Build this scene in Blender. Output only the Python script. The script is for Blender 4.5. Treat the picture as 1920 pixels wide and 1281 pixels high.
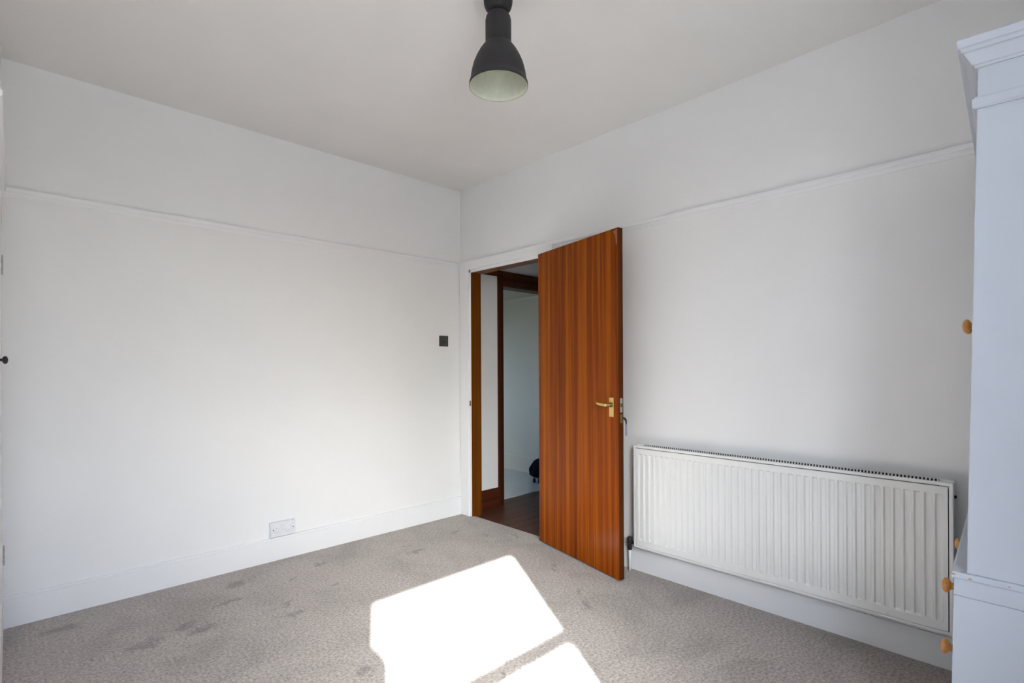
import bpy, bmesh, math, random
from mathutils import Vector, Matrix

for o in list(bpy.data.objects):
    bpy.data.objects.remove(o, do_unlink=True)
S = bpy.context.scene
COL = S.collection
PI = math.pi

# ------------------------------------------------------------------ camera
F_PX, YAW, ROLL, CY = 974.0, math.radians(46.131), -0.00509, 689.8
CAM_H = 1.19
cd = bpy.data.cameras.new('camera')
cam = bpy.data.objects.new('camera', cd)
COL.objects.link(cam)
cd.sensor_width = 36.0
cd.sensor_fit = 'HORIZONTAL'
cd.lens = F_PX / 1920.0 * 36.0
cd.shift_y = (CY - 640.5) / 1920.0
cd.clip_start = 0.01
fw = Vector((math.cos(YAW), math.sin(YAW), 0))
rt = Vector((math.sin(YAW), -math.cos(YAW), 0))
up = Vector((0, 0, 1))
c_, s_ = math.cos(ROLL), math.sin(ROLL)
cr, cu = rt * c_ + up * s_, rt * -s_ + up * c_
m3 = Matrix((cr, cu, -fw)).transposed()
cam.matrix_world = Matrix.Translation((0, 0, CAM_H)) @ m3.to_4x4()
S.camera = cam

# ------------------------------------------------------------------ world, sun, exposure
w = bpy.data.worlds.new('sky')
S.world = w
w.use_nodes = True
bg = w.node_tree.nodes['Background']
SUN_EL = math.radians(34.0)
sky = w.node_tree.nodes.new('ShaderNodeTexSky')
sky.sky_type = 'NISHITA'
sky.sun_disc = False
sky.sun_elevation = SUN_EL
sky.sun_rotation = math.atan2(-0.496, -0.868)
sky.air_density = 1.0
sky.dust_density = 6.0
sky.ozone_density = 1.0
tint = w.node_tree.nodes.new('ShaderNodeMix')
tint.data_type, tint.blend_type = 'RGBA', 'MULTIPLY'
tint.inputs['Factor'].default_value = 1.0
tint.inputs['B'].default_value = (0.90, 1.06, 1.36, 1)
w.node_tree.links.new(sky.outputs['Color'], tint.inputs['A'])
w.node_tree.links.new(tint.outputs['Result'], bg.inputs['Color'])
bg.inputs['Strength'].default_value = 1.0
sd = Vector((0.496 * math.cos(SUN_EL), 0.868 * math.cos(SUN_EL), -math.sin(SUN_EL)))
sl = bpy.data.lights.new('sun', 'SUN')
sl.energy = 36.0
sl.angle = math.radians(0.8)
sl.color = (1.0, 1.0, 1.04)
sun = bpy.data.objects.new('sun', sl)
COL.objects.link(sun)
sun.location = (-3, -6, 5)
sun.rotation_euler = sd.to_track_quat('-Z', 'Y').to_euler()


def portal(name, loc, rot, sx, sy):
    l = bpy.data.lights.new(name, 'AREA')
    l.shape = 'RECTANGLE'
    l.size, l.size_y = sx, sy
    l.cycles.is_portal = True
    o = bpy.data.objects.new(name, l)
    COL.objects.link(o)
    o.location, o.rotation_euler = loc, rot


S.view_settings.view_transform = 'Standard'
S.view_settings.look = 'None'
S.view_settings.gamma = 1.0
S.view_settings.use_curve_mapping = False
S.view_settings.exposure = 0.64

# ------------------------------------------------------------------ dimensions (metres)
X0, Y0, H = 2.650, 3.361, 2.635      # door wall, long wall, ceiling
YB = -0.49                            # window wall behind the camera
XC = -0.034                           # cupboard wall
XA = -0.66                            # alcove wall
YH = 3.330                            # hall wall

# ------------------------------------------------------------------ materials


def nodes(name):
    m = bpy.data.materials.new(name)
    m.use_nodes = True
    nt = m.node_tree
    return m, nt, nt.nodes['Principled BSDF']


def N(nt, t, **kw):
    n = nt.nodes.new(t)
    for k, v in kw.items():
        if k in n.inputs:
            n.inputs[k].default_value = v
        else:
            setattr(n, k, v)
    return n


def ramp(nt, stops):
    r = nt.nodes.new('ShaderNodeValToRGB')
    e = r.color_ramp.elements
    while len(e) < len(stops):
        e.new(0.5)
    for i, (p, c) in enumerate(stops):
        e[i].position = p
        e[i].color = (c[0], c[1], c[2], 1)
    return r


def paint(name, col, rough=0.6, var=0.02, bump=0.05, scale=60.0, spec=0.3):
    m, nt, b = nodes(name)
    b.inputs['Roughness'].default_value = rough
    b.inputs['Specular IOR Level'].default_value = spec
    tc = N(nt, 'ShaderNodeTexCoord')
    n1 = N(nt, 'ShaderNodeTexNoise', Scale=3.0, Detail=3.0)
    nt.links.new(tc.outputs['Object'], n1.inputs['Vector'])
    r = ramp(nt, [(0.3, [c * (1 - var) for c in col]), (0.7, [min(1, c * (1 + var)) for c in col])])
    nt.links.new(n1.outputs['Fac'], r.inputs['Fac'])
    nt.links.new(r.outputs['Color'], b.inputs['Base Color'])
    n2 = N(nt, 'ShaderNodeTexNoise', Scale=scale, Detail=4.0)
    nt.links.new(tc.outputs['Object'], n2.inputs['Vector'])
    bp = N(nt, 'ShaderNodeBump', Strength=bump, Distance=0.003)
    nt.links.new(n2.outputs['Fac'], bp.inputs['Height'])
    nt.links.new(bp.outputs['Normal'], b.inputs['Normal'])
    return m


def wood(name, dark, mid, light, rough=0.3, axis='Z', scale=1.0, spec=0.5, stretch=30.0):
    m, nt, b = nodes(name)
    b.inputs['Specular IOR Level'].default_value = spec
    tc = N(nt, 'ShaderNodeTexCoord')
    mp = N(nt, 'ShaderNodeMapping')
    sc = [stretch * scale] * 3
    sc['XYZ'.index(axis)] = 0.35 * scale
    mp.inputs['Scale'].default_value = sc
    nt.links.new(tc.outputs['Object'], mp.inputs['Vector'])
    n1 = N(nt, 'ShaderNodeTexNoise', Scale=1.0, Detail=5.0, Roughness=0.65, Distortion=0.4)
    nt.links.new(mp.outputs['Vector'], n1.inputs['Vector'])
    r = ramp(nt, [(0.28, dark), (0.5, mid), (0.72, light)])
    nt.links.new(n1.outputs['Fac'], r.inputs['Fac'])
    mp2 = N(nt, 'ShaderNodeMapping')
    sc2 = [stretch * 8 * scale] * 3
    sc2['XYZ'.index(axis)] = 3.0 * scale
    mp2.inputs['Scale'].default_value = sc2
    nt.links.new(tc.outputs['Object'], mp2.inputs['Vector'])
    n2 = N(nt, 'ShaderNodeTexNoise', Scale=1.0, Detail=3.0)
    nt.links.new(mp2.outputs['Vector'], n2.inputs['Vector'])
    r2 = ramp(nt, [(0.35, (0.72, 0.72, 0.72)), (0.6, (1.1, 1.1, 1.1))])
    nt.links.new(n2.outputs['Fac'], r2.inputs['Fac'])
    mx = N(nt, 'ShaderNodeMix', data_type='RGBA', blend_type='MULTIPLY')
    mx.inputs['Factor'].default_value = 0.6
    nt.links.new(r.outputs['Color'], mx.inputs['A'])
    nt.links.new(r2.outputs['Color'], mx.inputs['B'])
    nt.links.new(mx.outputs['Result'], b.inputs['Base Color'])
    b.inputs['Roughness'].default_value = rough
    bp = N(nt, 'ShaderNodeBump', Strength=0.05, Distance=0.001)
    nt.links.new(n2.outputs['Fac'], bp.inputs['Height'])
    nt.links.new(bp.outputs['Normal'], b.inputs['Normal'])
    return m


def plain(name, col, rough=0.5, metal=0.0, spec=0.5):
    m, nt, b = nodes(name)
    tc = N(nt, 'ShaderNodeTexCoord')
    n = N(nt, 'ShaderNodeTexNoise', Scale=40.0, Detail=2.0)
    nt.links.new(tc.outputs['Object'], n.inputs['Vector'])
    r = ramp(nt, [(0.3, [c * 0.94 for c in col]), (0.7, [min(1, c * 1.06) for c in col])])
    nt.links.new(n.outputs['Fac'], r.inputs['Fac'])
    nt.links.new(r.outputs['Color'], b.inputs['Base Color'])
    b.inputs['Roughness'].default_value = rough
    b.inputs['Metallic'].default_value = metal
    b.inputs['Specular IOR Level'].default_value = spec
    return m


def carpet_mat():
    m, nt, b = nodes('carpet')
    L = nt.links.new
    b.inputs['Roughness'].default_value = 1.0
    b.inputs['Specular IOR Level'].default_value = 0.05
    b.inputs['Sheen Weight'].default_value = 0.3
    tc = N(nt, 'ShaderNodeTexCoord')
    fine = N(nt, 'ShaderNodeTexNoise', Scale=85.0, Detail=4.0, Roughness=0.75)
    L(tc.outputs['Object'], fine.inputs['Vector'])
    rf = ramp(nt, [(0.30, (0.160, 0.134, 0.118)), (0.5, (0.370, 0.324, 0.294)), (0.70, (0.580, 0.515, 0.470))])
    L(fine.outputs['Fac'], rf.inputs['Fac'])
    # broad areas where the pile lies the other way
    mid = N(nt, 'ShaderNodeTexNoise', Scale=2.6, Detail=5.0, Roughness=0.62, Distortion=0.6)
    L(tc.outputs['Object'], mid.inputs['Vector'])
    rm = ramp(nt, [(0.34, (0.80, 0.80, 0.80)), (0.52, (1, 1, 1)), (0.7, (1.07, 1.07, 1.07))])
    L(mid.outputs['Fac'], rm.inputs['Fac'])
    mul = N(nt, 'ShaderNodeMix', data_type='RGBA', blend_type='MULTIPLY')
    mul.inputs['Factor'].default_value = 1.0
    L(rf.outputs['Color'], mul.inputs['A'])
    L(rm.outputs['Color'], mul.inputs['B'])
    # foot marks brushed into the pile
    wob = N(nt, 'ShaderNodeTexNoise', Scale=16.0, Detail=4.0)
    L(tc.outputs['Object'], wob.inputs['Vector'])
    wsub = N(nt, 'ShaderNodeVectorMath', operation='SUBTRACT')
    wsub.inputs[1].default_value = (0.5, 0.5, 0.5)
    L(wob.outputs['Color'], wsub.inputs[0])
    wsc = N(nt, 'ShaderNodeVectorMath', operation='SCALE')
    wsc.inputs['Scale'].default_value = 0.13
    L(wsub.outputs['Vector'], wsc.inputs[0])
    wad = N(nt, 'ShaderNodeVectorMath', operation='ADD')
    L(tc.outputs['Object'], wad.inputs[0])
    L(wsc.outputs['Vector'], wad.inputs[1])
    marks = [(0.88, 3.13, .075, .05, .3), (0.58, 2.80, .06, .03, .5), (1.27, 2.745, .03, .015, 0), (1.345, 3.095, .05, .03, .4),
             (2.557, 2.642, .06, .03, 1.2), (2.336, 2.07, .035, .025, .9), (2.30, 2.03, .03, .015, .9), (0.16, 3.15, .09, .05, .1), (0.62, 2.70, .09, .035, .4),
             (0.98, 2.55, .05, .03, 0), (2.16, 1.745, .05, .02, .6), (2.07, 1.62, .08, .03, .7), (1.435, 1.517, .03, .02, 0),
             (0.99, 1.88, .05, .04, .3), (1.88, 2.863, .11, .02, .1), (1.0, 2.70, .06, .03, .5), (0.40, 2.72, .10, .05, .2),
             (1.14, 2.98, .05, .02, .3), (0.80, 2.92, .10, .02, .2), (1.35, 1.47, .05, .015, .4), (1.9, 3.0, .06, .015, .1), (2.3, 3.0, .07, .02, .2), (2.42, 2.8, .05, .015, .9)]
    acc = None
    for (x, y, a, bb, rz) in marks:
        mp = N(nt, 'ShaderNodeMapping', vector_type='TEXTURE')
        mp.inputs['Location'].default_value = (x, y, 0)
        mp.inputs['Rotation'].default_value = (0, 0, rz)
        mp.inputs['Scale'].default_value = (a, bb, 1)
        L(wad.outputs['Vector'], mp.inputs['Vector'])
        ln = N(nt, 'ShaderNodeVectorMath', operation='LENGTH')
        L(mp.outputs['Vector'], ln.inputs[0])
        if acc is None:
            acc = ln.outputs['Value']
        else:
            mn = N(nt, 'ShaderNodeMath', operation='MINIMUM')
            L(acc, mn.inputs[0])
            L(ln.outputs['Value'], mn.inputs[1])
            acc = mn.outputs['Value']
    rk = ramp(nt, [(0.45, (0.68, 0.68, 0.69)), (1.0, (1, 1, 1))])
    L(acc, rk.inputs['Fac'])
    mul2 = N(nt, 'ShaderNodeMix', data_type='RGBA', blend_type='MULTIPLY')
    mul2.inputs['Factor'].default_value = 1.0
    L(mul.outputs['Result'], mul2.inputs['A'])
    L(rk.outputs['Color'], mul2.inputs['B'])
    L(mul2.outputs['Result'], b.inputs['Base Color'])
    bp = N(nt, 'ShaderNodeBump', Strength=0.7, Distance=0.006)
    L(fine.outputs['Fac'], bp.inputs['Height'])
    L(bp.outputs['Normal'], b.inputs['Normal'])
    return m


def glass_mat():
    m = bpy.data.materials.new('window_glass')
    m.use_nodes = True
    nt = m.node_tree
    nt.nodes.remove(nt.nodes['Principled BSDF'])
    out = nt.nodes['Material Output']
    t = N(nt, 'ShaderNodeBsdfTransparent')
    t.inputs['Color'].default_value = (0.96, 0.98, 0.97, 1)
    g = N(nt, 'ShaderNodeBsdfGlossy', Roughness=0.02)
    mx = N(nt, 'ShaderNodeMixShader')
    mx.inputs[0].default_value = 0.05
    nt.links.new(t.outputs[0], mx.inputs[1])
    nt.links.new(g.outputs[0], mx.inputs[2])
    nt.links.new(mx.outputs[0], out.inputs['Surface'])
    return m


M = dict(
    wall=paint('wall_paint', (0.84, 0.84, 0.843), 0.75, 0.012, 0.06, 45),
    ceiling=paint('ceiling_paint', (0.81, 0.805, 0.79), 0.9, 0.015, 0.10, 30),
    trim=paint('gloss_trim', (0.84, 0.845, 0.86), 0.35, 0.012, 0.03, 25, 0.45),
    furniture=paint('furniture_paint', (0.50, 0.535, 0.60), 0.55, 0.025, 0.10, 35, 0.35),
    enamel=paint('radiator_enamel', (0.80, 0.805, 0.79), 0.28, 0.01, 0.02, 15, 0.5),
    plastic=plain('white_plastic', (0.74, 0.75, 0.79), 0.35),
    dark=plain('dark_hole', (0.02, 0.02, 0.025), 0.6),
    steel=plain('grey_steel', (0.11, 0.105, 0.105), 0.42, 0.5),
    black=plain('matt_black', (0.022, 0.021, 0.023), 0.62, 0.0, 0.4),
    cloth=plain('black_cloth', (0.006, 0.006, 0.007), 0.9, 0.0, 0.1),
    cream=plain('shade_lining', (0.60, 0.62, 0.50), 0.45),
    brass=plain('brass', (0.78, 0.56, 0.20), 0.28, 1.0),
    bronze=plain('aged_brass', (0.20, 0.15, 0.06), 0.45, 0.8),
    chrome=plain('dull_chrome', (0.45, 0.45, 0.44), 0.35, 0.9),
    hinge=plain('painted_hinge', (0.52, 0.52, 0.52), 0.5, 0.2),
    lilac=plain('lilac_tag', (0.30, 0.28, 0.45), 0.6),
    door=wood('sapele_veneer', (0.100, 0.016, 0.0005), (0.240, 0.046, 0.001), (0.390, 0.104, 0.002), 0.27, 'Z', 1.0, 0.13, 26.0),
    door_edge=wood('sapele_lipping', (0.045, 0.010, 0.001), (0.075, 0.018, 0.002), (0.105, 0.027, 0.003), 0.5, 'Z', 1.0, 0.1),
    chip=plain('bare_timber', (0.45, 0.21, 0.09), 0.7),
    frame=wood('stained_frame', (0.08, 0.021, 0.001), (0.15, 0.044, 0.003), (0.21, 0.066, 0.005), 0.35, 'Z', 1.0, 0.15),
    dkframe=wood('dark_stained_frame', (0.032, 0.008, 0.003), (0.065, 0.016, 0.006), (0.095, 0.025, 0.009), 0.4, 'Z', 1.0, 0.15),
    dkrail=wood('dark_stained_rail', (0.032, 0.008, 0.003), (0.065, 0.016, 0.006), (0.095, 0.025, 0.009), 0.4, 'X', 1.0, 0.15),
    board=wood('dark_floorboard', (0.060, 0.020, 0.010), (0.100, 0.036, 0.018), (0.14, 0.052, 0.026), 0.4, 'X', 0.8, 0.25),
    knob=wood('pine_knob', (0.42, 0.17, 0.035), (0.58, 0.25, 0.06), (0.68, 0.33, 0.09), 0.35, 'X', 1.5),
    farfloor=paint('pale_floor_paint', (0.72, 0.70, 0.58), 0.18, 0.03, 0.03, 20, 0.5),
    farwall=paint('far_room_paint', (0.86, 0.77, 0.58), 0.8, 0.01, 0.05, 40),
    paving=paint('outdoor_paving', (0.42, 0.40, 0.37), 0.9, 0.1, 0.1, 10),
    carpet=carpet_mat(),
    glass=glass_mat(),
    fabric=plain('blocker_fabric', (0.75, 0.74, 0.72), 0.9),
)

# ------------------------------------------------------------------ mesh helpers


def bx(bm, x0, x1, y0, y1, z0, z1, mi=0):
    vs = [bm.verts.new(v) for v in ((x0, y0, z0), (x1, y0, z0), (x1, y1, z0), (x0, y1, z0),
                                    (x0, y0, z1), (x1, y0, z1), (x1, y1, z1), (x0, y1, z1))]
    fs = []
    for f in ((0, 3, 2, 1), (4, 5, 6, 7), (0, 1, 5, 4), (1, 2, 6, 5), (2, 3, 7, 6), (3, 0, 4, 7)):
        fc = bm.faces.new([vs[i] for i in f])
        fc.material_index = mi
        fs.append(fc)
    return vs


def bbox(bm, x0, x1, y0, y1, z0, z1, r=0.002, seg=2):
    """a bevelled box"""
    b2 = bmesh.new()
    bx(b2, x0, x1, y0, y1, z0, z1)
    bmesh.ops.bevel(b2, geom=b2.edges[:], offset=r, segments=seg, affect='EDGES', profile=0.5)
    me = bpy.data.meshes.new('tmp')
    b2.to_mesh(me)
    b2.free()
    bm.from_mesh(me)
    bpy.data.meshes.remove(me)


def lathe(bm, prof, seg=40, mat=None, cap0=False, cap1=False, mis=None):
    """prof: [(r, z)...] about Z; mat: Matrix applied"""
    rings = []
    for r, z in prof:
        ring = []
        for i in range(seg):
            a = 2 * PI * i / seg
            v = Vector((r * math.cos(a), r * math.sin(a), z))
            ring.append(bm.verts.new(mat @ v if mat else v))
        rings.append(ring)
    for k in range(len(rings) - 1):
        a, b = rings[k], rings[k + 1]
        for i in range(seg):
            j = (i + 1) % seg
            f = bm.faces.new((a[i], a[j], b[j], b[i]))
            f.smooth = True
            if mis:
                f.material_index = mis[k]
    if cap0:
        bm.faces.new(list(reversed(rings[0])))
    if cap1:
        bm.faces.new(rings[-1])


def tube(bm, pts, r, seg=12, radii=None):
    pts = [Vector(p) for p in pts]
    rings = []
    for i, p in enumerate(pts):
        d = (pts[min(i + 1, len(pts) - 1)] - pts[max(i - 1, 0)]).normalized()
        a = d.orthogonal().normalized() if i == 0 else (rings_a - d * rings_a.dot(d)).normalized()
        rings_a = a
        b = d.cross(a)
        rr = radii[i] if radii else r
        rings.append([bm.verts.new(p + (a * math.cos(2 * PI * k / seg) + b * math.sin(2 * PI * k / seg)) * rr) for k in range(seg)])
    for k in range(len(rings) - 1):
        for i in range(seg):
            j = (i + 1) % seg
            f = bm.faces.new((rings[k][i], rings[k][j], rings[k + 1][j], rings[k + 1][i]))
            f.smooth = True
    bm.faces.new(list(reversed(rings[0])))
    bm.faces.new(rings[-1])


def sweep(bm, prof, path, out_dirs):
    """extrude profile [(depth, z)] along a path of (x,y) with a depth direction per point (mitred)"""
    rings = []
    for (x, y), (dx, dy) in zip(path, out_dirs):
        rings.append([bm.verts.new((x + dx * d, y + dy * d, z)) for d, z in prof])
    n = len(prof)
    for k in range(len(rings) - 1):
        for i in range(n):
            j = (i + 1) % n
            bm.faces.new((rings[k][i], rings[k + 1][i], rings[k + 1][j], rings[k][j]))
    bm.faces.new(rings[0])
    bm.faces.new(list(reversed(rings[-1])))


def obj(name, bm, mats, parent=None, smooth=False):
    bmesh.ops.recalc_face_normals(bm, faces=bm.faces[:])
    me = bpy.data.meshes.new(name)
    bm.to_mesh(me)
    bm.free()
    if smooth:
        for p in me.polygons:
            p.use_smooth = True
    for mm in (mats if isinstance(mats, (list, tuple)) else [mats]):
        me.materials.append(M[mm])
    o = bpy.data.objects.new(name, me)
    COL.objects.link(o)
    if parent:
        o.parent = parent
    return o


def B(f=None):
    bm = bmesh.new()
    if f:
        f(bm)
    return bm


def box_obj(name, mat, parent, *d, r=None):
    bm = bmesh.new()
    if r:
        bbox(bm, *d, r=r)
    else:
        bx(bm, *d)
    return obj(name, bm, mat, parent)


def tag(o, label, cat, group=None, kind=None):
    o['label'] = label
    o['category'] = cat
    if group:
        o['group'] = group
    if kind:
        o['kind'] = kind
    return o


def thing(name, label, cat, loc=(0, 0, 0), rot=(0, 0, 0), kind=None, group=None):
    o = bpy.data.objects.new(name, None)
    COL.objects.link(o)
    o.location, o.rotation_euler = loc, rot
    o.empty_display_size = 0.05
    return tag(o, label, cat, group, kind)


def struct(name, bm, mat, label, cat):
    return tag(obj(name, bm, mat), label, cat, kind='structure')


# ------------------------------------------------------------------ the room shell
DY0, DY1, DZ = 2.432, 3.222, 1.952          # door opening in the right wall
HX = 2.745                                  # hall side of that wall
bm = bmesh.new()
bx(bm, XA - .1, X0 + .022, YB - .26, Y0 + .0, -0.012, 0.0)
struct('floor', bm, 'carpet', 'greige cut pile carpet with brushed foot marks', 'carpet')

bm = bmesh.new()
bx(bm, XA - .1, HX, YB - .26, Y0 + .1, H, H + .1)
struct('ceiling', bm, 'ceiling', 'plain off-white painted ceiling above the bedroom', 'ceiling')

bm = bmesh.new()
bx(bm, XA - .1, HX, Y0, 3.47, -.05, H)
struct('wall_left', bm, 'wall', 'long white painted wall with the socket, left of the doorway', 'wall')

bm = bmesh.new()
bx(bm, X0, HX, YB - .26, DY0 - .02, -.05, H)
bx(bm, X0, HX, DY1 + .02, Y0, -.05, H)
bx(bm, X0, HX, DY0 - .02, DY1 + .02, DZ + .02, H)
struct('wall_right', bm, 'wall', 'white painted wall with the doorway and the radiator', 'wall')

# cupboard wall close to the left of the camera, with the alcove behind it
CY0 = 2.20
bm = bmesh.new()
bx(bm, XC - .08, XC, CY0, 2.62, 0, H)
bx(bm, XC - .08, XC, 3.325, Y0, 0, H)
bx(bm, XC - .08, XC, 2.62, 3.325, 1.86, H)
bx(bm, XC - .08, XC, 2.62, 3.325, 0, 0.16)
bx(bm, XA, XC - .08, CY0, CY0 + .08, 0, H)
struct('wall_cupboard', bm, 'wall', 'white cupboard wall at the left edge, seen almost edge-on', 'wall')
bm = bmesh.new()
bx(bm, XA - .1, XA, YB - .26, Y0, -.05, H)
struct('wall_alcove', bm, 'wall', 'white alcove wall behind the camera on the left', 'wall')

# window wall behind the camera
TW = 0.26                             # window wall thickness
WX0, WX1, WZ0, WZ1 = -0.54, 0.645, 0.80, 2.46
bm = bmesh.new()
bx(bm, XA, WX0, YB - TW, YB, -.05, H)
bx(bm, WX1, X0, YB - TW, YB, -.05, H)
bx(bm, WX0, WX1, YB - TW, YB, -.05, WZ0)
bx(bm, WX0, WX1, YB - TW, YB, WZ1, H)
struct('wall_back', bm, 'wall', 'white window wall behind the camera', 'wall')

GX0, GX1, GZ1 = -0.469, 0.515, 2.405
win = thing('window_1', 'white casement window with a transom behind the camera', 'window', kind='structure')
FY0, FY1 = -0.73, -0.68
box_obj('window_jamb', 'trim', win, WX0, GX0, FY0, FY1, WZ0, WZ1)
box_obj('window_jamb', 'trim', win, GX1, WX1, FY0, FY1, WZ0, WZ1)
box_obj('window_head', 'trim', win, GX0, GX1, FY0, FY1, GZ1, WZ1)
box_obj('transom', 'trim', win, GX0, GX1, FY0, FY1, 1.685, 1.738)
box_obj('bottom_rail', 'trim', win, GX0, GX1, FY0, FY1, WZ0, 0.86)
box_obj('window_sill', 'trim', win, WX0 - .04, WX1 + .04, YB - .19, YB + .05, WZ0 - .03, WZ0 + .001)
box_obj('pane', 'glass', win, GX0, GX1, -0.707, -0.703, 1.738, GZ1)
box_obj('pane', 'glass', win, GX0, GX1, -0.707, -0.703, 0.86, 1.685)
portal('window_portal', ((WX0 + WX1) / 2, YB - TW - .02, (WZ0 + WZ1) / 2), (-PI / 2, 0, PI), WX1 - WX0, WZ1 - WZ0)

# sunlit paving outside the window
bm = bmesh.new()
bx(bm, -12, 12, -16, YB - TW, -.40, -.30)
struct('ground_outside', bm, 'paving', 'pale paving outside the window, behind the camera', 'ground')

# added, unseen sheet; its edge casts a bystander's shadow into the sun patch
bm = bmesh.new()
rows, cols = 26, 40
grid = []
for r in range(rows):
    z = 0.70 + (2.40 - 0.70) * r / (rows - 1)
    edge = -0.30 if z > 1.92 else -0.30 + 0.07 * min(1, (1.92 - z) / 0.11) ** 0.7
    row = []
    for c in range(cols):
        t = c / (cols - 1)
        x = -0.53 + (edge + 0.53) * t
        row.append(bm.verts.new((x, -0.435 + 0.016 * math.sin(t * 30), z)))
    grid.append(row)
for r in range(rows - 1):
    for c in range(cols - 1):
        bm.faces.new((grid[r][c], grid[r][c + 1], grid[r + 1][c + 1], grid[r + 1][c])).smooth = True
bmesh.ops.solidify(bm, geom=bm.faces[:], thickness=0.003)
tag(obj('sun_blocker', bm, 'fabric'), 'off-white sheet added unseen at the window to notch the sun patch', 'sun_blocker')

# ------------------------------------------------------------------ picture rails, skirtings
RAIL = [(0, 2.045), (.010, 2.044), (.015, 2.038), (.015, 2.026), (.0125, 2.021), (.0075, 2.017), (.0075, 2.008), (.0045, 2.003), (.003, 1.998), (0, 1.998)]
SKIRT = [(0, .143), (.013, .1428), (.0155, .141), (.0160, .1315), (.0145, .1300), (.0145, .1285), (.0178, .1272), (.018, 0), (0, 0)]


def rail(name, prof, path, dirs, label, cat, mat='trim'):
    bm = bmesh.new()
    sweep(bm, prof, path, dirs)
    return tag(obj(name, bm, mat), label, cat, kind='structure')


ARY = 2.352   # outer edge of the right-hand architrave
rail('trim_1', RAIL, [(XC, CY0), (XC, Y0), (X0, Y0)], [(1, 0), (1, -1), (0, -1)],
     'white picture rail across the long left wall and cupboard wall', 'picture rail')
rail('trim_2', RAIL, [(X0, YB), (X0, ARY)], [(-1, 0), (-1, 0)],
     'white picture rail on the radiator wall, right of the door', 'picture rail')
rail('baseboard_left', SKIRT, [(XC, Y0), (X0, Y0)], [(0, -1), (0, -1)],
     'white skirting board along the long left wall', 'skirting')
rail('baseboard_right', SKIRT, [(X0, YB), (X0, ARY)], [(-1, 0), (-1, 0)],
     'white skirting board below the radiator', 'skirting')

# ------------------------------------------------------------------ doorway: white architrave, stained lining
dw = thing('trim_3', 'white architrave and stained lining around the open doorway', 'door frame', kind='structure')


def arch(name, y0, y1, z0, z1):
    bm = bmesh.new()
    bbox(bm, X0 - .020, X0 + .001, y0, y1, z0, z1, r=.003)
    return obj(name, bm, 'trim', dw)


arch('architrave', DY1 + .022, Y0 - .014, 0, 2.044)
arch('architrave', ARY, DY0 - .006, 0, 1.972)
arch('architrave_head', ARY, DY1 + .024, 1.976, 2.044)
bm = bmesh.new()
bbox(bm, X0 - .006, X0 + .001, DY1 + .001, DY1 + .024, 0, 1.978, r=.0015)
obj('frame_edge', bm, 'trim', dw)
bm = bmesh.new()
bbox(bm, X0 - .006, X0 + .001, DY0 - .008, DY1 + .024, DZ + .001, 1.978, r=.0015)
obj('frame_edge', bm, 'trim', dw)
box_obj('jamb', 'frame', dw, X0 - .003, HX + .004, DY1, DY1 + .02, -.008, DZ + .02)
box_obj('jamb', 'frame', dw, X0 - .003, HX + .004, DY0 - .02, DY0, -.008, DZ + .02)
box_obj('jamb_head', 'frame', dw, X0 - .003, HX + .004, DY0, DY1, DZ, DZ + .02)
bm = bmesh.new()
bbox(bm, X0 - .009, X0 - .0055, DY1 + .003, DY1 + .019, .885, .928, r=.001)
o = obj('strike_plate', bm, 'bronze', dw)
o['label'] = 'small dark strike plate on the door frame'

# ------------------------------------------------------------------ hall
bm = bmesh.new()
bx(bm, X0, 4.4, 1.6, YH + .14, -.06, -.022)
hf = struct('floor_hall', bm, 'board', 'dark stained timber board floor of the hall', 'floor')
pw = 0.118
y = YH + .125
k = 0
random.seed(4)
while y > 1.62:
    x = X0 + .023
    off = [0.55, 1.05, 0.8][k % 3]
    while x < 4.38:
        x1 = min(4.38, x + off)
        off = 1.1
        bm = bmesh.new()
        dz = random.uniform(-.0008, .0008)
        bbox(bm, x + .0012, x1 - .0012, y - pw + .0015, y, -.022, -.006 + dz, r=.0012, seg=1)
        obj('plank', bm, 'board', hf)
        x = x1
    y -= pw
    k += 1
bm = bmesh.new()
bx(bm, HX, 4.4, 1.5, YH + .13, H, H + .1)
struct('ceiling_hall', bm, 'ceiling', 'pale hall ceiling seen through the doorway', 'ceiling')
FX0, FX1, FZ = 3.088, 3.85, 1.90           # far doorway
bm = bmesh.new()
bx(bm, HX, FX0 - .02, YH, YH + .13, -.05, H)
bx(bm, FX1 + .02, 4.5, YH, YH + .13, -.05, H)
bx(bm, FX0 - .02, FX1 + .02, YH, YH + .13, FZ + .02, H)
struct('wall_hall', bm, 'wall', 'pale hall wall seen through the open doorway', 'wall')
bm = bmesh.new()
bx(bm, 4.4, 4.5, 1.5, YH, -.05, H)
bx(bm, HX, 4.5, 1.4, 1.5, -.05, H)
struct('wall_hall_end', bm, 'wall', 'hall walls out of sight behind the open door', 'wall')
HSK = [(0, .156), (.008, .156), (.015, .148), (.018, .14), (.018, -.008), (0, -.008)]
rail('baseboard_hall', HSK, [(HX, YH), (FX0 - .06, YH)], [(0, -1), (0, -1)],
     'dark stained skirting board in the hall', 'skirting', 'dkrail')
HR = [(0, 2.020), (.022, 2.020), (.024, 2.008), (.012, 1.996), (.010, 1.985), (0, 1.982)]
rail('trim_4', HR, [(HX, YH), (FX0 - .06, YH)], [(0, -1), (0, -1)],
     'dark stained picture rail on the hall wall', 'picture rail', 'dkrail')
fd = thing('trim_5', 'dark stained frame of the second doorway across the hall', 'door frame', kind='structure')


def fpart(name, *d, mat='dkframe'):
    bm = bmesh.new()
    bbox(bm, *d, r=.003)
    return obj(name, bm, mat, fd)


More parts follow.
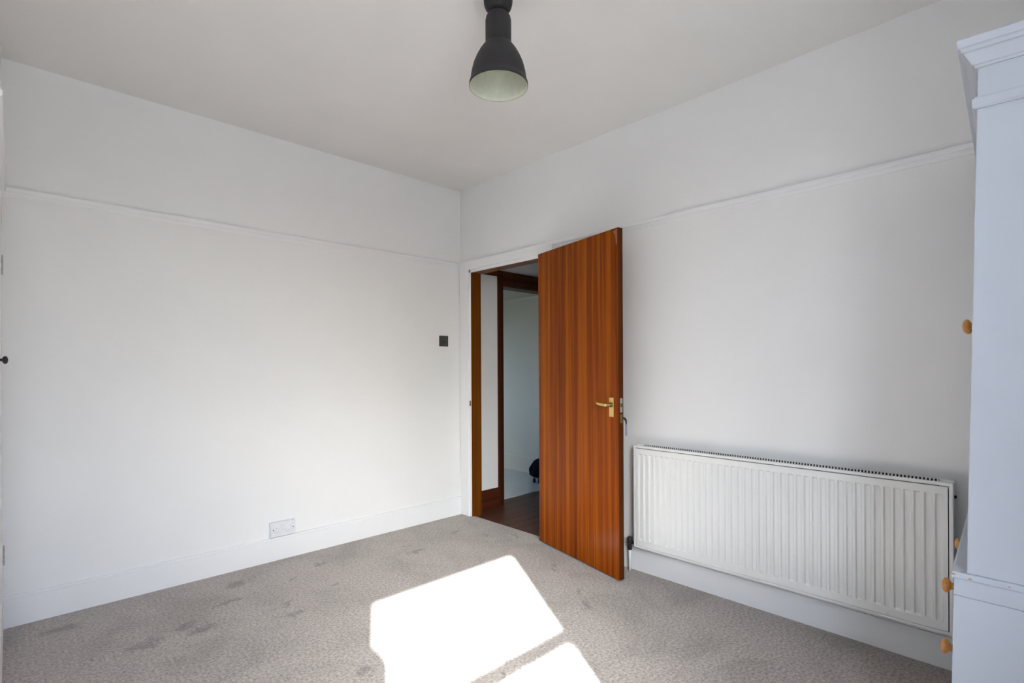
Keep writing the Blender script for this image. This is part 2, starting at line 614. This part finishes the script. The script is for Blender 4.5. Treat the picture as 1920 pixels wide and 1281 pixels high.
fpart('architrave', FX0 - .062, FX0 - .006, YH - .020, YH + .001, -.008, 2.012)
fpart('architrave', FX1 + .006, FX1 + .062, YH - .020, YH + .001, -.008, 2.012)
fpart('architrave_head', FX0 - .006, FX1 + .006, YH - .020, YH + .001, FZ + .008, 2.012, mat='dkrail')
fpart('head_cap', FX0 - .070, FX1 + .070, YH - .028, YH + .001, 2.004, 2.030, mat='dkrail')
fpart('jamb', FX0 - .02, FX0, YH - .006, YH + .136, -.008, FZ + .02)
fpart('jamb', FX1, FX1 + .02, YH - .006, YH + .136, -.008, FZ + .02)
fpart('jamb_head', FX0, FX1, YH - .006, YH + .136, FZ, FZ + .02, mat='dkrail')

# far room
RX = 4.21
bm = bmesh.new()
bx(bm, 1.9, RX + .1, YH + .128, 6.1, -.06, -.001)
struct('floor_far_room', bm, 'farfloor', 'glossy pale floor of the room beyond the hall', 'floor')
bm = bmesh.new()
bx(bm, RX, RX + .1, YH + .13, 6.1, -.05, H)
struct('wall_far_room', bm, 'farwall', 'pale grey-green wall of the room beyond the hall', 'wall')
bm = bmesh.new()
bx(bm, 1.9, RX, 6.0, 6.1, -.05, 0.9)
bx(bm, 1.9, RX, 6.0, 6.1, 2.1, H)
bx(bm, 1.9, 2.2, 6.0, 6.1, 0.9, 2.1)
bx(bm, 3.6, RX, 6.0, 6.1, 0.9, 2.1)
bx(bm, 1.8, 1.9, 3.47, 6.1, -.05, H)
struct('wall_far_room_side', bm, 'farwall', 'walls of the far room out of sight behind the hall wall', 'wall')
portal('far_portal', (2.9, 6.12, 1.5), (PI / 2, 0, PI), 1.4, 1.2)
bm = bmesh.new()
bx(bm, 1.9, RX, YH + .13, 6.0, H, H + .1)
struct('ceiling_far_room', bm, 'ceiling', 'ceiling of the room beyond the hall', 'ceiling')
FSK = [(0, .178), (.010, .178), (.016, .168), (.016, 0), (0, 0)]
rail('baseboard_far_room', FSK, [(RX, YH + .13), (RX, 6.0)], [(-1, 0), (-1, 0)],
     'pale skirting board in the room beyond the hall', 'skirting', 'farwall')
FRL = [(0, 1.995), (.02, 1.995), (.022, 1.985), (.008, 1.972), (0, 1.97)]
rail('trim_6', FRL, [(RX, YH + .13), (RX, 6.0)], [(-1, 0), (-1, 0)],
     'pale picture rail in the room beyond the hall', 'picture rail', 'farwall')

# black slumped bag on the far floor
bag = thing('bag', 'small slumped black bag on the pale floor beyond the hall', 'bag', (4.045, 3.765, 0), (0, 0, .75))
bm = bmesh.new()
bmesh.ops.create_uvsphere(bm, u_segments=32, v_segments=18, radius=1)
for v in bm.verts:
    x, yy, z = v.co
    zz = 0.085 + 0.06 * z if z < 0 else 0.085 + 0.145 * z * (1 - .45 * abs(x))
    k = 1 + .05 * math.sin(9 * x + 4 * yy) + .04 * math.sin(7 * z + 5 * x)
    v.co = (x * .20 * k, yy * .13 * k, max(.030, zz))
obj('body', bm, 'cloth', bag, True)
for sx in (-1, 1):
    for sy in (-1, 1):
        bm = bmesh.new()
        lathe(bm, [(.014, 0), (.016, .012), (.012, .04)], 14, Matrix.Translation((sx * .125, sy * .075, 0)), True, True)
        obj('foot', bm, 'black', bag)
bm = bmesh.new()
tube(bm, [(-.17, .02, .075), (-.205, .025, .060), (-.225, .03, .040), (-.215, .03, .010)], .007, 8)
obj('strap', bm, 'black', bag)

# ------------------------------------------------------------------ cupboard door at the left edge
cdr = thing('door_2', 'white cupboard door at the left edge with a dark knob', 'cupboard door', (XC, 0, 0), kind='structure')
bm = bmesh.new()
bbox(bm, -.03, -.002, 2.623, 3.320, .165, 1.855, r=.002)
obj('door_panel', bm, 'trim', cdr)
for z in (1.672, 0.345):
    bm = bmesh.new()
    for q in range(5):
        lathe(bm, [(.0045, z - .045 + q * .0182), (.0045, z - .045 + q * .0182 + .0165)], 10, Matrix.Translation((0.0005, 3.322, 0)), True, True)
    obj('hinge', bm, 'hinge', cdr)
bm = bmesh.new()
lathe(bm, [(.005, 0), (.005, .008), (.012, .011), (.0148, .016), (.013, .021), (.006, .024), (.001, .0245)], 20,
      Matrix.Translation((-.002, 2.66, 1.228)) @ Matrix.Rotation(PI / 2, 4, 'Y'), True, True)
o = obj('knob', bm, 'black', cdr)
o['label'] = 'small dark round knob'

# ------------------------------------------------------------------ the open sapele door
DW, DT = 0.7925, 0.035
door = thing('door_1', 'open orange-brown sapele veneer door with a brass lever handle', 'door',
             (2.590, 2.432, 0.012), (0, 0, math.atan2(-.974, -.226)), kind='structure')
DH = 1.952
bm = bmesh.new()
bbox(bm, 0, DW, 0, DT, 0, DH, r=.0015)
leaf = obj('door_leaf', bm, ['door', 'door_edge'], door)
for p in leaf.data.polygons:
    if abs(p.normal.y) < 0.7:
        p.material_index = 1
bm = bmesh.new()   # bare patch where veneer has chipped off at the top corner
pts = [(.755, 1.935), (.786, 1.946), (.788, 1.872), (.779, 1.850), (.775, 1.885), (.771, 1.91)]
f = bm.faces.new([bm.verts.new((x, -.0006, z)) for x, z in pts])
bmesh.ops.solidify(bm, geom=[f], thickness=.0005)
o = obj('veneer_chip', bm, 'chip', door)
o['label'] = 'pale chipped patch of bare timber'
hx, hz = .738, .955
bm = bmesh.new()
bbox(bm, hx - .019, hx + .019, -.007, 0, hz - .056, hz + .054, r=.0034, seg=3)
hp = obj('handle_plate', bm, 'brass', door)
bm = bmesh.new()
RX90 = Matrix.Rotation(PI / 2, 4, 'X')
lathe(bm, [(.013, 0), (.013, .006), (.009, .010), (.009, .040)], 20, Matrix.Translation((hx, -.006, hz + .012)) @ RX90, True, True)
obj('handle_neck', bm, 'bronze', hp)
bm = bmesh.new()
tube(bm, [(hx + .006, -.042, hz + .012), (hx - .012, -.045, hz + .013), (hx - .04, -.046, hz + .014), (hx - .07, -.044, hz + .017), (hx - .088, -.041, hz + .020)],
     .009, 14, [.0085, .0105, .0100, .0085, .006])
lv = obj('handle_lever', bm, 'brass', hp)
lv.scale = (1, 1, 1)
bm = bmesh.new()
bbox(bm, DW - .001, DW + .002, .009, .027, .928, 1.006, r=.001)
lp = obj('latch_plate', bm, 'chrome', door)
bm = bmesh.new()
bx(bm, DW + .001, DW + .012, .012, .024, .958, .978)
obj('latch_bolt', bm, 'bronze', lp)
bm = bmesh.new()
bbox(bm, DW - .001, DW + .002, .009, .027, .868, .918, r=.001)
obj('lock_plate', bm, 'bronze', door)
for z in (.24, 1.72):
    bm = bmesh.new()
    lathe(bm, [(.005, z), (.005, z + .075)], 10, Matrix.Translation((-.004, .037, 0)), True, True)
    obj('hinge', bm, 'brass', door)

# key hanging in the lock behind the door's free edge
ku = Vector((-.226, -.974, 0))
kn = Vector((.974, -.226, 0))
kb = Vector((2.590, 2.432, 0)) + ku * (DW - .012) + kn * DT
key = thing('key', 'dark key with a lilac tag hanging behind the door edge', 'key', (kb.x, kb.y, .905), (0, 0, math.atan2(-.974, -.226)))
bm = bmesh.new()
tube(bm, [(0, -.002, 0), (0, .010, .001), (.003, .017, -.002), (.008, .021, -.010), (.010, .022, -.022), (.010, .022, -.034)], .0055, 10, [.0055, .006, .0065, .006, .0045, .004])
obj('key_shank', bm, 'black', key)
bm = bmesh.new()
bbox(bm, .004, .016, .020, .024, -.098, -.030, r=.0015)
obj('tag', bm, 'lilac', key)

# ------------------------------------------------------------------ radiator
RY0, RY1, RZ0, RZ1, RXF = .262, 1.672, .158, .742, 2.570
rad = thing('radiator', 'long white fluted panel radiator on the wall right of the door', 'radiator', (RXF, RY0, RZ0))
L, HH = RY1 - RY0, RZ1 - RZ0
bm = bmesh.new()
py0, py1, pz0, pz1 = .0165, L - .0165, .0145, HH - .0165
fy0, fy1 = .0275, L - .0275
nfl = 41
pit = (fy1 - fy0) / nfl
ys = [(py0, 0)]
for i in range(nfl):
    a = fy0 + i * pit
    ys += [(a + .0035, 0), (a + .0075, 1), (a + pit - .0105, 1), (a + pit - .0055, 0)]
ys += [(py1, 0)]
zs = [(pz0, 0), (.046, 0), (.054, 1), (HH - .052, 1), (HH - .045, 0), (pz1, 0)]
gv = [[bm.verts.new((.0065 * a * b, yv, zv)) for zv, b in zs] for yv, a in ys]
for i in range(len(ys) - 1):
    for j in range(len(zs) - 1):
        bm.faces.new((gv[i][j], gv[i + 1][j], gv[i + 1][j + 1], gv[i][j + 1]))
# returned edge of the pressed panel
bd = [e for e in bm.edges if e.is_boundary]
ex = bmesh.ops.extrude_edge_only(bm, edges=bd)
for v in [g for g in ex['geom'] if isinstance(g, bmesh.types.BMVert)]:
    v.co.x += .014
bmesh.ops.bevel(bm, geom=[e for e in bd if e.is_valid], offset=.003, segments=2, affect='EDGES')
obj('front_panel', bm, 'enamel', rad)
bm = bmesh.new()
t, e = .0135, .0005
bbox(bm, .0005, .014, 0, L, HH - t, HH, r=.003)
bbox(bm, .0402, .050, 0, L, HH - t, HH + .005, r=.002)
obj('top_rail', bm, 'enamel', rad)
bm = bmesh.new()
bbox(bm, .0005, .012, .002, L - .002, 0, .0125, r=.003)
obj('bottom_rail', bm, 'enamel', rad)
for y0 in (0, L - .0135):
    bm = bmesh.new()
    bbox(bm, 0, .050, y0, y0 + .0135, 0, HH, r=.003)
    obj('side_panel', bm, 'enamel', rad)
bm = bmesh.new()
bx(bm, .022, .046, .014, L - .014, .004, HH - .030)
bx(bm, .0375, .0400, .046, L - .046, HH - .030, HH + .0045)
obj('gap_shade', bm, 'dark', rad)  # near-black core and strip: shade of the grille gaps put into the colour
bm = bmesh.new()
n = 108
for i in range(n):
    yy = .05 + (L - .10) * i / (n - 1)
    bx(bm, .0135, .0370, yy - .0024, yy + .0024, HH - .004, HH - .002)
    bx(bm, .0355, .0374, yy - .0026, yy + .0026, HH - .004, HH + .0055)
bx(bm, .0135, .0405, .0135, .047, HH - .009, HH - .003)
bx(bm, .0135, .0405, L - .047, L - .0135, HH - .009, HH - .003)
o = obj('top_grille', bm, 'enamel', rad)
o['kind'] = 'stuff'
for yy in (.25, L - .25):
    box_obj('bracket', 'enamel', rad, .048, X0 - RXF, yy - .015, yy + .015, .06, HH - .06)
bm = bmesh.new()
lathe(bm, [(.006, 0), (.006, .006), (.004, .008)], 14, Matrix.Translation((.028, 0.001, HH - .055)) @ RX90, True, True)
o = obj('bleed_plug', bm, 'black', rad)
bm = bmesh.new()
VP = Matrix.Translation((.03, L + .045, 0))
lathe(bm, [(.008, -.036), (.013, -.032), (.013, -.012), (.010, -.008), (.012, .0), (.015, .006), (.015, .034), (.011, .040)], 18, VP, True, True)
tube(bm, [(.03, L + .045, .012), (.03, L + .02, .012), (.03, L - .004, .012)], .009, 12)
o = obj('valve', bm, 'black', rad)
o['label'] = 'dark radiator valve'
bm = bmesh.new()
tube(bm, [(.03, L + .045, -RZ0 + .001), (.03, L + .045, -.034)], .0075, 14)
obj('pipe', bm, 'trim', rad)

# ------------------------------------------------------------------ tall painted cupboard on drawers (right edge)
WA = math.radians(2.33)
TILT = 0.020
Pl = Vector((1.6967, .1722, .6729))
sdir = Vector((-math.sin(WA), math.cos(WA), 0))
org = Pl + sdir * (TILT * .6729)
org.z = 0.0
wd = thing('wardrobe', 'tall blue-white painted cupboard on drawers with pine knobs', 'wardrobe',
           (org.x, org.y, .004), (TILT, 0, WA))
CW, BD, UD = .86, .50, .40
LZ = .668


def wpart(name, *d, mat='furniture', r=.002, parent=None):
    bm = bmesh.new()
    bbox(bm, *d, r=r)
    return obj(name, bm, mat, parent or wd)


# lower chest: sides, back, frame, drawers
for x0 in (0, CW - .02):
    wpart('side_panel', x0, x0 + .02, -BD, 0, .0, .612)
    wpart('side_rail', x0, x0 + .02, -BD, 0, .6126, LZ - .012)
wpart('back_panel', .02, CW - .02, -BD, -BD + .012, .0, LZ - .012)
wpart('plinth', .02, CW - .02, -.03, -.008, 0, .06)
wpart('ledge', -.0055, CW + .0055, -BD, .006, LZ - .013, LZ + .004, r=.005)


def knob_at(x, yf, z, parent):
    bm = bmesh.new()
    mt = Matrix.Translation((x, yf, z)) @ Matrix.Rotation(-PI / 2, 4, 'X')
    lathe(bm, [(.014, 0), (.0135, .003), (.0095, .008), (.0088, .017), (.012, .0205), (.0185, .023), (.0207, .028), (.0195, .033), (.014, .037), (.006, .039), (.0005, .0395)],
          26, mt, True, True)
    return obj('knob', bm, 'knob', parent)


for z0, z1 in ((.475, .640), (.275, .465), (.070, .265)):
    d = wpart('drawer', .024, CW - .024, -.43, -.002, z0, z1, r=.003)
    for kx in (.205, CW - (.185 if z0 > .4 else .11)):
        knob_at(kx, -.002, {.475: .566, .275: .392, .070: .19}[z0], d)
# upper cupboard, set back on the ledge
UF = -.026 + .002
UZ1 = 1.935
for x0 in (0, CW - .02):
    wpart('side_panel', x0, x0 + .02, UF - UD, UF, LZ + .004, UZ1)
wpart('back_panel', .02, CW - .02, UF - UD, UF - UD + .012, LZ + .004, UZ1)
wpart('top_panel', .02, CW - .02, UF - UD + .012, UF - .02, UZ1 - .02, UZ1)
for x0, x1, kx in ((.022, CW / 2 - .001, CW / 2 - .045), (CW / 2 + .001, CW - .022, CW / 2 + .045)):
    d = wpart('cupboard_door', x0, x1, UF - .022, UF - .001, LZ + .008, 1.79, r=.003)
    wpart('raised_panel', x0 + .06, x1 - .06, UF - .002, UF + .004, LZ + .07, 1.72, r=.003, parent=d)
    knob_at(kx, UF - .001, 1.305, d)
wpart('frieze', .02, CW - .02, UF - .02, UF - .001, 1.80, UZ1)
# moulding round the frieze
bm = bmesh.new()
MO = [(0, 1.842), (.004, 1.841), (.005, 1.836), (.009, 1.835), (.009, 1.817), (.005, 1.812), (0, 1.812)]
sweep(bm, MO, [(0, UF - UD), (0, UF), (CW, UF), (CW, UF - UD)], [(-1, 0), (-1, 1), (1, 1), (1, 0)])
obj('frieze_moulding', bm, 'furniture', wd)
bm = bmesh.new()
CO = [(0, 1.911), (.005, 1.911), (.007, 1.917), (.0105, 1.918), (.013, 1.923), (.024, 1.942), (.0245, 1.945), (.0295, 1.9465), (.0315, 1.955), (.0365, 1.957), (.038, 1.974), (.036, 1.977), (-.02, 1.977), (-.02, 1.911)]
CO = [(max(d, -.001), z) for d, z in CO]
sweep(bm, CO[:13] + [(-.001, 1.911)], [(0, UF - UD), (0, UF), (CW, UF), (CW, UF - UD)], [(-1, 0), (-1, 1), (1, 1), (1, 0)])
obj('cornice', bm, 'furniture', wd)
# chips in the paint of the ledge
for (x, y_, z, s) in ((-.0056, .001, LZ - .002, .003), (-.0056, -.030, LZ - .006, .0026), (-.0056, -.10, LZ - .004, .0018), (.002, -.016, LZ + .0042, .003)):
    bm = bmesh.new()
    bmesh.ops.create_uvsphere(bm, u_segments=10, v_segments=6, radius=1)
    flat_x = z < LZ + .003
    for v in bm.verts:
        v.co = Vector((x + v.co.x * (.0004 if flat_x else s * .6), y_ + v.co.y * s * (1.6), z + v.co.z * (s * .55 if flat_x else .0004)))
    obj('paint_chip', bm, 'chip', wd)

# ------------------------------------------------------------------ pendant lamp
lamp = thing('pendant_lamp', 'matt black bell-shaped pendant lamp with a cream lining', 'lamp', (1.319, 1.437, 0))
bm = bmesh.new()
lathe(bm, [(.0548, H), (.0548, 2.575), (.0535, 2.556), (.049, 2.542), (.040, 2.530), (.030, 2.524), (.001, 2.523)], 40, None, True, True)
obj('ceiling_cup', bm, 'black', lamp)
prof = [(.022, 2.524), (.030, 2.520), (.038, 2.515), (.0455, 2.505), (.0484, 2.492), (.0484, 2.408), (.0505, 2.402), (.060, 2.391), (.0705, 2.376), (.083, 2.353),
        (.0935, 2.328), (.1005, 2.301), (.1045, 2.278), (.1065, 2.262), (.1095, 2.258), (.1105, 2.252), (.1105, 2.246)]
inner = [(.1090, 2.246), (.1050, 2.262), (.1030, 2.278), (.0990, 2.301), (.092, 2.328), (.0815, 2.352), (.069, 2.374), (.0585, 2.389), (.047, 2.404), (.047, 2.49), (.030, 2.512), (.001, 2.513)]
bm = bmesh.new()
lathe(bm, prof + inner, 56, None, True, True, [0] * (len(prof)) + [1] * (len(inner) - 1))
obj('shade', bm, ['black', 'cream'], lamp)
bm = bmesh.new()
lathe(bm, [(.018, 2.512), (.018, 2.43), (.015, 2.425)], 24, None, True, True)
obj('lamp_holder', bm, 'black', lamp)
bm = bmesh.new()
lathe(bm, [(.0125, 2.426), (.0135, 2.40), (.018, 2.385), (.027, 2.362), (.030, 2.342), (.027, 2.322), (.017, 2.308), (.001, 2.303)], 28, None, True, True)
obj('bulb', bm, 'glass', lamp)

# ------------------------------------------------------------------ socket and switch on the long wall
so = thing('double_socket', 'white double wall socket just above the skirting board', 'socket', (1.215, Y0, .1925))
bm = bmesh.new()
bbox(bm, -.0765, .0765, -.024, 0, -.045, .045, r=.003)
obj('back_box', bm, 'plastic', so)
bm = bmesh.new()
bbox(bm, -.0745, .0745, -.032, -.0235, -.0435, .0435, r=.004, seg=3)
obj('face_plate', bm, 'plastic', so)
for sx in (-1, 1):
    bm = bmesh.new()
    bbox(bm, sx * .012 - .007, sx * .012 + .007, -.0352, -.031, .008, .030, r=.0015)
    obj('rocker', bm, 'plastic', so)
    bm = bmesh.new()
    lathe(bm, [(.0035, 0), (.0035, .001)], 12, Matrix.Translation((sx * .060, -.0318, .002)) @ RX90, True, True)
    obj('screw', bm, 'steel', so)
    for hx_, hz_, a, b_ in ((0, .010, .002, .004), (-.011, -.012, .003, .0018), (.011, -.012, .003, .0018)):
        bm = bmesh.new()
        bx(bm, sx * .042 + hx_ - a, sx * .042 + hx_ + a, -.0324, -.0318, hz_ - b_, hz_ + b_)
        obj('pin_slot', bm, 'hinge', so)

sw = thing('light_switch', 'dark grey square light switch plate beside the doorway', 'switch', (2.474, Y0, 1.405))
bm = bmesh.new()
bbox(bm, -.0425, .0425, -.008, 0, -.0425, .0425, r=.0025)
obj('face_plate', bm, 'steel', sw)
bm = bmesh.new()
lathe(bm, [(.008, 0), (.008, .002), (.004, .003), (.0045, .014), (.003, .017)], 14,
      Matrix.Translation((-.004, -.008, -.006)) @ Matrix.Rotation(PI / 2 + .35, 4, 'X'), True, True)
obj('toggle', bm, 'dark', sw)
for z in (-.03, .03):
    bm = bmesh.new()
    lathe(bm, [(.003, 0), (.003, .001)], 10, Matrix.Translation((0, -.008, z)) @ RX90, True, True)
    obj('screw', bm, 'steel', sw)

bpy.context.view_layer.update()
